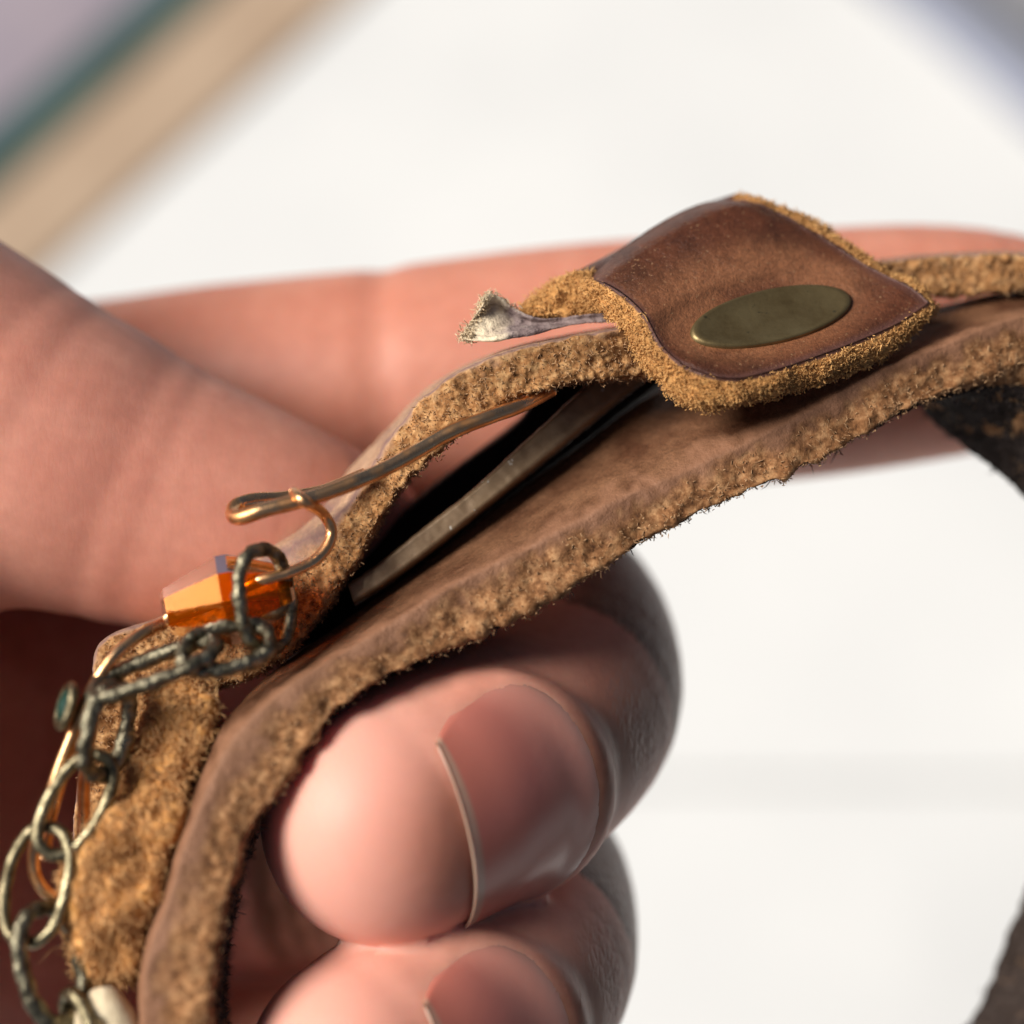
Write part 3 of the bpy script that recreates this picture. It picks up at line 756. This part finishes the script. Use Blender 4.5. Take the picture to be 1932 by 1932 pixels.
BAR = [
 [(655, 1100, 10.16), (668, 1140, 10.14), (672, 1144, 10.5), (660, 1104, 10.52)],
 [(705, 1066, 10.16), (728, 1102, 10.14), (732, 1106, 10.5), (710, 1070, 10.52)],
 [(800, 991, 10.18), (826, 1030, 10.16), (830, 1034, 10.55), (805, 995, 10.55)],
 [(890, 921, 10.2), (930, 946, 10.18), (934, 950, 10.6), (895, 925, 10.6)],
 [(1025, 798, 10.28), (1066, 838, 10.26), (1070, 842, 10.65), (1030, 802, 10.65)],
 [(1110, 720, 10.4), (1150, 768, 10.38), (1155, 772, 10.7), (1115, 724, 10.7)],
 [(1215, 632, 10.6), (1255, 686, 10.58), (1260, 690, 10.8), (1220, 636, 10.8)],
]
V, N, f, VV, F, ff, A = loft(BAR, 160, [8, 2, 6, 2], [0, 0, 0, 0], 1, 0, 10, 71, 0)
mesh("brass_bar", VV, F, M_bar, br)

# snap tab: a curved leather tongue folded over both straps
def curve(pts, n): return catmull(np.array(pts, float), n)
nu, nvv = 90, 70
top = curve([(1108, 519, 10.12), (1188, 450, 10.28), (1269, 399, 10.40), (1338, 370, 10.50), (1390, 369, 10.56)], nu)
bot = curve([(1290, 690, 9.70), (1367, 713, 9.66), (1442, 703, 9.72), (1568, 662, 9.88), (1683, 615, 10.06), (1753, 571, 10.22)], nu)
lef = curve([(1108, 519, 10.12), (1165, 548, 9.98), (1211, 588, 9.86), (1255, 655, 9.75), (1290, 690, 9.70)], nvv)
rig = curve([(1390, 369, 10.56), (1470, 404, 10.52), (1563, 456, 10.44), (1637, 502, 10.36), (1718, 542, 10.27), (1753, 571, 10.22)], nvv)
u = np.linspace(0, 1, nu)[:, None, None]; v = np.linspace(0, 1, nvv)[None, :, None]
G = (1 - v) * top[:, None] + v * bot[:, None] + (1 - u) * lef[None] + u * rig[None] - ((1 - u) * (1 - v) * top[0] + u * (1 - v) * top[-1] + (1 - u) * v * bot[0] + u * v * bot[-1])
G = C(G.reshape(-1, 3)).reshape(nu, nvv, 3)
N, A = grid_normals(G)
if np.mean(N @ FWD) > 0: N = -N
uu, vv_ = np.meshgrid(np.linspace(0, 1, nu), np.linspace(0, 1, nvv), indexing='ij')
rid = 0.03 * np.sin(np.pi * np.clip(vv_ * 1.6, 0, 1)) * np.exp(-(vv_ / .45)**2)       # swelling below the ridge
dipz = -0.045 * np.exp(-(((uu - .52) / .42)**2 + ((vv_ - .66) / .26)**2))              # the pressed hollow of the snap
G = G + FWD * (0.20 * np.clip(1 - vv_ / .13, 0, 1)**2)[..., None]
G = G + N * (rid + dipz + 0.012 * fbm(G, 2.5, 3, 2) + 0.003 * fbm(G, 20, 4, 2))[..., None] * np.minimum(1, 8 * np.minimum(np.minimum(uu, 1 - uu), np.minimum(vv_ + .08, 1 - vv_)))[..., None]
# place of the snap: the leather is pressed flat round it
ic, jc = int(.50 * nu), int(.64 * nvv)
sc_ = C([(1457, 594, 9.9)])[0]
pu = C([(1457 + 150, 594 - 50, 10.02)])[0] - C([(1457 - 150, 594 + 50, 9.80)])[0]; pu /= 2
ctr = G[ic, jc]
cand = G.reshape(-1, 3)
ray = nrm((sc_ - EYE)[None])[0]
dist = np.linalg.norm(np.cross(cand - EYE, ray), axis=1); kk = dist.argmin(); ctr = cand[kk]
nn = N0 = None
Ng, _ = grid_normals(G); 
if np.mean(Ng @ FWD) > 0: Ng = -Ng
i0, j0 = divmod(kk, nvv)
nn = nrm(Ng[max(0, i0 - 12):i0 + 13, max(0, j0 - 10):j0 + 11].reshape(-1, 3).mean(0)[None])[0]
pu = pu - nn * (pu @ nn); ru = np.linalg.norm(pu); pu /= ru; pv = np.cross(nn, pu)
RV = 0.19
rel = G - ctr
rho = np.hypot(rel @ pu / ru, rel @ pv / RV); hg = rel @ nn
wfl = np.clip((1.7 - rho) / .6, 0, 1); wfl = wfl * wfl * (3 - 2 * wfl)
G = G + nn * ((-0.02 + 0.010 * np.exp(-((rho - 1.22) / .16)**2) - hg) * wfl)[..., None]
# perimeter of the tongue, then its thick fuzzy cut edge and its underside
nk = 110
def per(t_, r_, b_, l_):
    P = np.vstack([t_[:-1], r_[:-1], b_[::-1][:-1], l_[::-1][:-1]]); return P
outT = curve([(1068, 522, 10.30), (1182, 462, 10.80), (1268, 412, 11.0), (1338, 382, 11.0), (1396, 362, 10.85)], nu)
outR = curve([(1396, 362, 10.85), (1478, 396, 10.80), (1560, 434, 10.74), (1578, 458, 10.68), (1646, 499, 10.6), (1728, 540, 10.48), (1762, 583, 10.40)], nvv)
outB = curve([(1246, 738, 9.86), (1275, 768, 9.84), (1338, 782, 9.84), (1396, 775, 9.86), (1482, 755, 9.94), (1557, 744, 10.0), (1626, 713, 10.1), (1700, 658, 10.24), (1768, 585, 10.40)], nu)
outL = curve([(1068, 522, 10.30), (1102, 588, 10.16), (1150, 618, 10.05), (1185, 668, 9.95), (1211, 706, 9.90), (1246, 738, 9.86)], nvv)
def pe(a): return a
inn = np.vstack([G[:-1, 0], G[-1, :-1], G[::-1, -1][:-1], G[0, ::-1][:-1]])
out = np.vstack([C(outT)[:-1], C(outR)[:-1], C(outB)[::-1][:-1], C(outL)[::-1][:-1]])
out[nu - 1:] = out[nu - 1:] * .78 + inn[nu - 1:] * .22
cen = inn.mean(0)
rings = [inn]
nb = 16
for j in range(1, nb + 1):
    t = j / nb; rings.append(inn * (1 - t) + out * t)
back = out * 0.9 + (cen + 0.35 * FWD) * 0.1 + 0.10 * FWD
for j in range(1, 4): rings.append(out * (1 - j / 3) + back * (j / 3))
RG = np.stack(rings, 1)                          # (K, rings, 3)
Nr, Ar = grid_normals(RG, True, False)
if np.mean(np.sum(Nr * (RG - cen), -1)) < 0: Nr = -Nr
fz = np.clip(np.arange(RG.shape[1]) / 3.2, 0, 1)[None] * np.ones(len(inn))[:, None]
bul = np.sin(np.pi * np.clip(np.arange(RG.shape[1]) / nb, 0, 1))[None] * 0.028
ns_top = np.zeros(len(inn)); ns_top[:nu - 1] = 1                                     # the rolled top ridge is grain, not cut edge
thin = np.ones(len(inn)); thin[nu - 1:nu + nvv - 2] = .45
ns_top = np.convolve(np.r_[ns_top[-6:], ns_top, ns_top[:6]], np.ones(13) / 13, 'valid')
fz = fz * (1 - ns_top)[:, None]
RG = RG + Nr * ((0.018 * fbm(RG, 15, 81, 3) + 0.022 * fbm(RG, 5.5, 85, 2)) * fz * (np.arange(RG.shape[1]) > 0) + bul * ((1 - ns_top) * thin)[:, None])[..., None]
VG = G.reshape(-1, 3); gi = np.arange(nu * nvv).reshape(nu, nvv)
pin = np.concatenate([gi[:-1, 0], gi[-1, :-1], gi[::-1, -1][:-1], gi[0, ::-1][:-1]])
K = len(pin); Mr = RG.shape[1] - 1
VR = RG[:, 1:].reshape(-1, 3)
FG = grid_faces(nu, nvv).tolist()
oi = len(VG) + np.arange(K * Mr).reshape(K, Mr)
for k in range(K):
    k2 = (k + 1) % K
    FG.append([pin[k], pin[k2], oi[k2, 0], oi[k, 0]])
    for j in range(Mr - 1): FG.append([oi[k, j], oi[k2, j], oi[k2, j + 1], oi[k, j + 1]])
ci = len(VG) + len(VR)
for k in range(K): FG.append([oi[k, -1], oi[(k + 1) % K, -1], ci])
edge_d = np.minimum(np.minimum(uu, 1 - uu), 1 - vv_)
fg = np.clip(0.22 - edge_d * 5.0, 0, .22)
fall = np.concatenate([fg.ravel(), fz[:, 1:].ravel(), [1]])
wr = np.exp(-(np.abs(np.hypot((uu - .52) / .46, (vv_ - .62) / .34) - .62) / .34)**2) + .5 * np.exp(-(((uu - .1) / .25)**2 + ((vv_ - .42) / .25)**2))  # tan ring round the snap and a tan patch at the left
wr = np.clip(wr * (1 + .5 * fbm(G, 7, 44, 3)), 0, 1) * .8
wall = np.concatenate([wr.ravel(), np.zeros(len(VR) + 1)])
tab = mesh("snap_tab", np.vstack([VG, VR, back.mean(0)[None]]), [list(map(int, q)) for q in FG], M_tab, br, {"fuzz": fall, "tan_tone": wall})
fibres("fuzz", RG, Nr, Ar * (fz > .6), 20000, 0.013, 0.0028, M_fibo, tab, 91, .3)
# second layer of the tab peeping out at its left
TB = [
 [(982, 590, 10.35), (985, 578, 10.3), (990, 600, 10.3), (985, 600, 10.5)],
 [(1005, 575, 10.5), (1008, 562, 10.25), (1020, 600, 10.2), (1015, 600, 10.5)],
 [(1040, 548, 10.5), (1042, 538, 10.25), (1060, 598, 10.2), (1055, 598, 10.5)],
 [(1080, 525, 10.5), (1082, 516, 10.25), (1110, 598, 10.2), (1105, 596, 10.5)],
 [(1130, 515, 10.6), (1132, 508, 10.35), (1160, 598, 10.3), (1155, 598, 10.6)],
]
V, N, f, VV, F, ff, A = loft(TB, 60, [4, 18, 4, 4], [.8, 1, 1, .9], 2, .03, 15, 95, .03)
tb = mesh("tab_underlayer", VV, F, M_tab, br, {"fuzz": ff})
fibres("fuzz", V, N, A * (f > .6), 3000, 0.020, 0.0032, M_fibo, tb, 96, .45)
def disc(name, r1, r2, prof, mat, par, off):
    a = np.linspace(0, 2 * np.pi, 72, endpoint=False); P = np.array(prof)
    V = ctr + nn * off + (P[None, :, :1] * (np.cos(a)[:, None, None] * pu * r1 + np.sin(a)[:, None, None] * pv * r2)) + P[None, :, 1:] * nn
    return mesh(name, V.reshape(-1, 3), grid_faces(72, len(prof), True), mat, par)
snap = disc("snap", ru, RV, [(0.001, 0.0), (.5, .003), (.8, .008), (.93, .018), (.99, .022), (1.03, .012), (1.05, -.02), (1.0, -.08)], M_snap, tab, -0.012)

# frayed strip curling out from under the tab
FS = [
 [(1150, 590, 10.25), (1150, 590, 10.18), (1150, 598, 10.20), (1150, 607, 10.18), (1150, 607, 10.25)],
 [(1100, 594, 10.22), (1100, 594, 10.17), (1100, 602, 10.19), (1100, 610, 10.12), (1100, 610, 10.2)],
 [(1060, 599, 10.22), (1060, 599, 10.17), (1060, 608, 10.18), (1060, 617, 10.08), (1060, 617, 10.16)],
 [(1010, 600, 10.2), (1010, 600, 10.14), (1010, 612, 10.20), (1012, 627, 10.00), (1012, 627, 10.08)],
 [(972, 584, 10.22), (972, 584, 10.14), (970, 606, 10.26), (966, 634, 9.96), (966, 634, 10.04)],
 [(945, 562, 10.2), (945, 562, 10.10), (940, 598, 10.30), (925, 643, 9.94), (925, 643, 10.0)],
 [(922, 556, 10.16), (922, 556, 10.06), (915, 602, 10.28), (888, 643, 9.96), (888, 643, 10.02)],
 [(908, 580, 10.1), (908, 580, 10.04), (896, 612, 10.2), (866, 638, 9.99), (866, 638, 10.04)],
]
V, N, f, VV, F, ff, A = loft(FS, 110, [2, 12, 12, 2, 14], [0, 0, 0, 0, 0], 1, 0, 10, 97, 0, wav=.012)
M_frayed = plain("frayed_grey_leather", (0.16, 0.105, 0.10), (0.34, 0.26, 0.24), 13, 0.8, bs=.5)
t_ = M_frayed.node_tree; b_ = t_.nodes["Principled BSDF"]
lk = b_.inputs["Base Color"].links[0].from_socket
t_.links.new(mix(t_, attr(t_, "tip"), lk, (0.78, 0.64, 0.44)), b_.inputs["Base Color"])
rim = np.zeros(V.shape[:2]); rim[:, 0:3] = .7; rim[:, 25:29] = .45
tipw = np.clip((np.arange(110)[:, None] - 70) / 28 + rim * np.clip((np.arange(110)[:, None] - 45) / 40, 0, 1) + .35 * fbm(V, 14, 98, 2), 0, 1)
fs = mesh("frayed_strip", VV, F, M_frayed, br, {"tip": np.append(tipw.ravel(), [0, 1])})
e = np.zeros(V.shape[:2]); e[98:, :] = 1; e[70:, :3] += .5
fibres("frayed_fibres", V, N, A * e, 700, 0.028, 0.0028, fibre_mat("cream_fibres", (0.48, 0.34, 0.2), (0.78, 0.64, 0.42)), fs, 99, .3)
# golden suede end piece at lower left: rails = left back, left front, right front, right back
GP = [
 [(300, 1300, 10.0), (295, 1296, 9.7), (346, 1286, 9.6), (346, 1290, 10.0)],
 [(285, 1330, 10.0), (276, 1330, 9.6), (402, 1338, 9.55), (398, 1340, 10.0)],
 [(270, 1390, 10.0), (256, 1395, 9.5), (384, 1405, 9.45), (382, 1400, 10.0)],
 [(235, 1480, 9.9), (222, 1490, 9.4), (352, 1490, 9.40), (350, 1480, 9.9)],
 [(190, 1560, 9.9), (176, 1570, 9.3), (318, 1590, 9.30), (318, 1580, 9.9)],
 [(160, 1640, 9.9), (146, 1650, 9.25), (284, 1690, 9.25), (286, 1680, 9.9)],
 [(158, 1740, 9.9), (146, 1745, 9.25), (252, 1770, 9.25), (258, 1760, 9.9)],
 [(172, 1805, 9.9), (162, 1810, 9.3), (252, 1828, 9.30), (262, 1820, 9.9)],
 [(176, 1850, 9.9), (168, 1860, 9.4), (240, 1850, 9.40), (250, 1850, 9.9)],
]
V, N, f, VV, F, ff, A = loft(GP, 260, [6, 60, 6, 10], [0.75, 1.0, 1.0, .8], 6, .016, 12, 101, .075)
sp = mesh("suede_end", VV, F, M_suede, br, {"fuzz": ff})
fibres("fuzz", V, N, A, 26000, 0.045, 0.0028, M_fibg, sp, 103, .12, vec(0.25, -.5, 0.1))
# cream cord end at the bottom
P = C([(168, 2120, 9.3), (160, 1990, 9.3), (172, 1915, 9.25), (200, 1892, 9.2), (228, 1925, 9.2), (245, 2000, 9.25), (250, 2120, 9.3)])
V, F = tube(P, 0.085, 70, 14, .012, 14, 5)
mesh("cream_cord", V, F, M_cream, br)

# ------------------------------------------------------------------ copper wire, bead, gem
def wire(name, pts, r, n, parent, mat=M_copper, m=12, bmp=0.002):
    V, F = tube(C(pts), r, n, m, bmp, 9, 3); return mesh(name, V, F, mat, parent)
wire("copper_wire", [(1040, 735, 10.1), (990, 762, 9.95), (930, 784, 9.86), (850, 816, 9.80), (790, 850, 9.75), (720, 888, 9.68), (640, 921, 9.60), (570, 944, 9.55), (500, 962, 9.52), (456, 976, 9.54), (440, 972, 9.62), (446, 954, 9.72), (480, 944, 9.78), (540, 940, 9.84), (610, 928, 9.90), (690, 896, 9.96)], 0.044, 200, br)
wire("copper_wire", [(455, 1112, 9.7), (480, 1098, 9.62), (540, 1082, 9.62), (590, 1060, 9.66), (618, 1030, 9.70), (625, 998, 9.72), (608, 968, 9.66), (584, 952, 9.50), (566, 940, 9.48), (556, 930, 9.58)], 0.034, 110, br)
wire("copper_wire", [(560, 1120, 9.80), (440, 1140, 9.74), (322, 1172, 9.65), (270, 1195, 9.52), (225, 1228, 9.44), (190, 1272, 9.40), (165, 1318, 9.38), (140, 1378, 9.38), (112, 1450, 9.38), (90, 1515, 9.38), (74, 1566, 9.38), (64, 1610, 9.38), (66, 1648, 9.38), (84, 1680, 9.38), (112, 1695, 9.40), (134, 1684, 9.45), (150, 1640, 9.52), (158, 1560, 9.58), (158, 1480, 9.58), (168, 1400, 9.55), (182, 1330, 9.50), (200, 1280, 9.5)], 0.036, 260, br)
wire("copper_wire", [(205, 1262, 9.50), (180, 1310, 9.48), (156, 1366, 9.48), (128, 1440, 9.48), (104, 1510, 9.48), (90, 1570, 9.48), (84, 1620, 9.48)], 0.034, 90, br)
# faceted bicone, the left end a little nearer
bc = C([(432, 1130, 9.74)])[0]
ax_ = nrm((C([(552, 1108, 9.79)])[0] - C([(312, 1156, 9.69)])[0])[None])[0]
hv = nrm((SUNV - nrm((bc - EYE)[None])[0])[None])[0]; beta = math.asin(min(.56, max(.3, float(-hv @ ax_)))); hv = nrm((hv - ax_ * (hv @ ax_))[None])[0]
e1 = nrm(np.cross(ax_, FWD)[None])[0]; e2 = np.cross(ax_, e1)
off = math.atan2(hv @ e2, hv @ e1) / (2 * math.pi / 10) - .5
re = .268 - .32 * math.tan(beta)                      # the cut of the cones
prof = [(-.37, re - .02), (-.35, re), (-.03, .268), (.03, .268), (.35, re), (.37, re - .02)]
V = []
for z, r in prof:
    for k in range(10):
        a = 2 * math.pi * (k + off) / 10; V.append(bc + ax_ * z + r * (math.cos(a) * e1 + math.sin(a) * e2))
F = grid_faces(6, 10, False, True).tolist() + [list(range(9, -1, -1)), list(range(50, 60))]
cut = np.mean(V, 0)
b_ = mesh("amber_bead", V, F, M_amber, br, smooth=False, label="faceted amber crystal bead")
# little green stone in a brass rim
gc = C([(124, 1332, 9.3)])[0]; gn = nrm(vec(-.80, .25, .45)[None])[0]; ga = nrm(np.cross(gn, vec(.5, .85, 0))[None])[0]; ga2 = np.cross(gn, ga)
a = np.linspace(0, 2 * np.pi, 40, endpoint=False)
V, F = tube(gc + .10 * (np.cos(a)[:, None] * ga + 1.15 * np.sin(a)[:, None] * ga2), 0.026, 48, 10, closed=True)
bez = mesh("bezel", V, F, M_chain, br)
rr = np.linspace(0.001, 1, 8)
V = gc + .098 * rr[None, :, None] * (np.cos(a)[:, None, None] * ga + 1.15 * np.sin(a)[:, None, None] * ga2) + (.045 * (1 - rr**2))[None, :, None] * gn
V = np.concatenate([V, (gc - .03 * gn + .098 * rr[::-1][None, :, None] * (np.cos(a)[:, None, None] * ga + 1.15 * np.sin(a)[:, None, None] * ga2))], 1)
mesh("gem", V.reshape(-1, 3), grid_faces(40, 16, True), M_gem, bez)

# ------------------------------------------------------------------ chain
ch = empty("chain", tuple(C([(150, 1500, 9.4)])[0]), "antique brass link chain hanging beside the copper wire at the left", "chain")
def link(cx, cy, d, L, Wd, r, mat=M_chain, bmp=0.007, bf=22, seed=0):
    o = C([(cx, cy, d)])[0]
    def dv(q): return C([(cx + q[0], cy + q[1], d)])[0] - o + FWD * q[2]
    l, w = dv(L), dv(Wd)
    a = np.linspace(0, 2 * np.pi, 36, endpoint=False)
    ca_, sa = np.cos(a), np.sin(a)
    P = o + (np.sign(ca_) * np.abs(ca_)**.85)[:, None] * l + (np.sign(sa) * np.abs(sa)**.8)[:, None] * w
    V, F = tube(P, r, 96, 12, bmp, bf, seed, closed=True)
    return mesh("chain_link", V, F, mat, ch)
link(500, 1132, 9.55, (-8, -94, -.05), (38, -6, .17), .040, M_dchain, .010, 24, 1)
link(428, 1222, 9.42, (78, -14, .08), (10, 36, -.10), .042, M_dchain, .012, 22, 2)
link(292, 1262, 9.34, (112, -42, .03), (8, 20, -.16), .046, M_dchain, .014, 22, 3)
link(203, 1380, 9.32, (-14, 82, 0), (24, 4, .16), .046, M_dchain, .014, 22, 4)
link(143, 1518, 9.28, (46, -88, .05), (44, 22, .02), .036, M_chain, .004, 20, 5)
link(70, 1668, 9.24, (20, -104, .05), (58, 10, -.03), .035, M_chain, .005, 20, 6)
link(97, 1820, 9.22, (27, 104, 0), (40, -10, .12), .044, M_dchain, .012, 22, 7)
link(160, 1975, 9.2, (26, 100, 0), (34, -8, -.12), .038, M_chain, .006, 22, 8)
link(205, 2140, 9.2, (26, 100, 0), (34, -8, .12), .038, M_chain, .006, 22, 9)
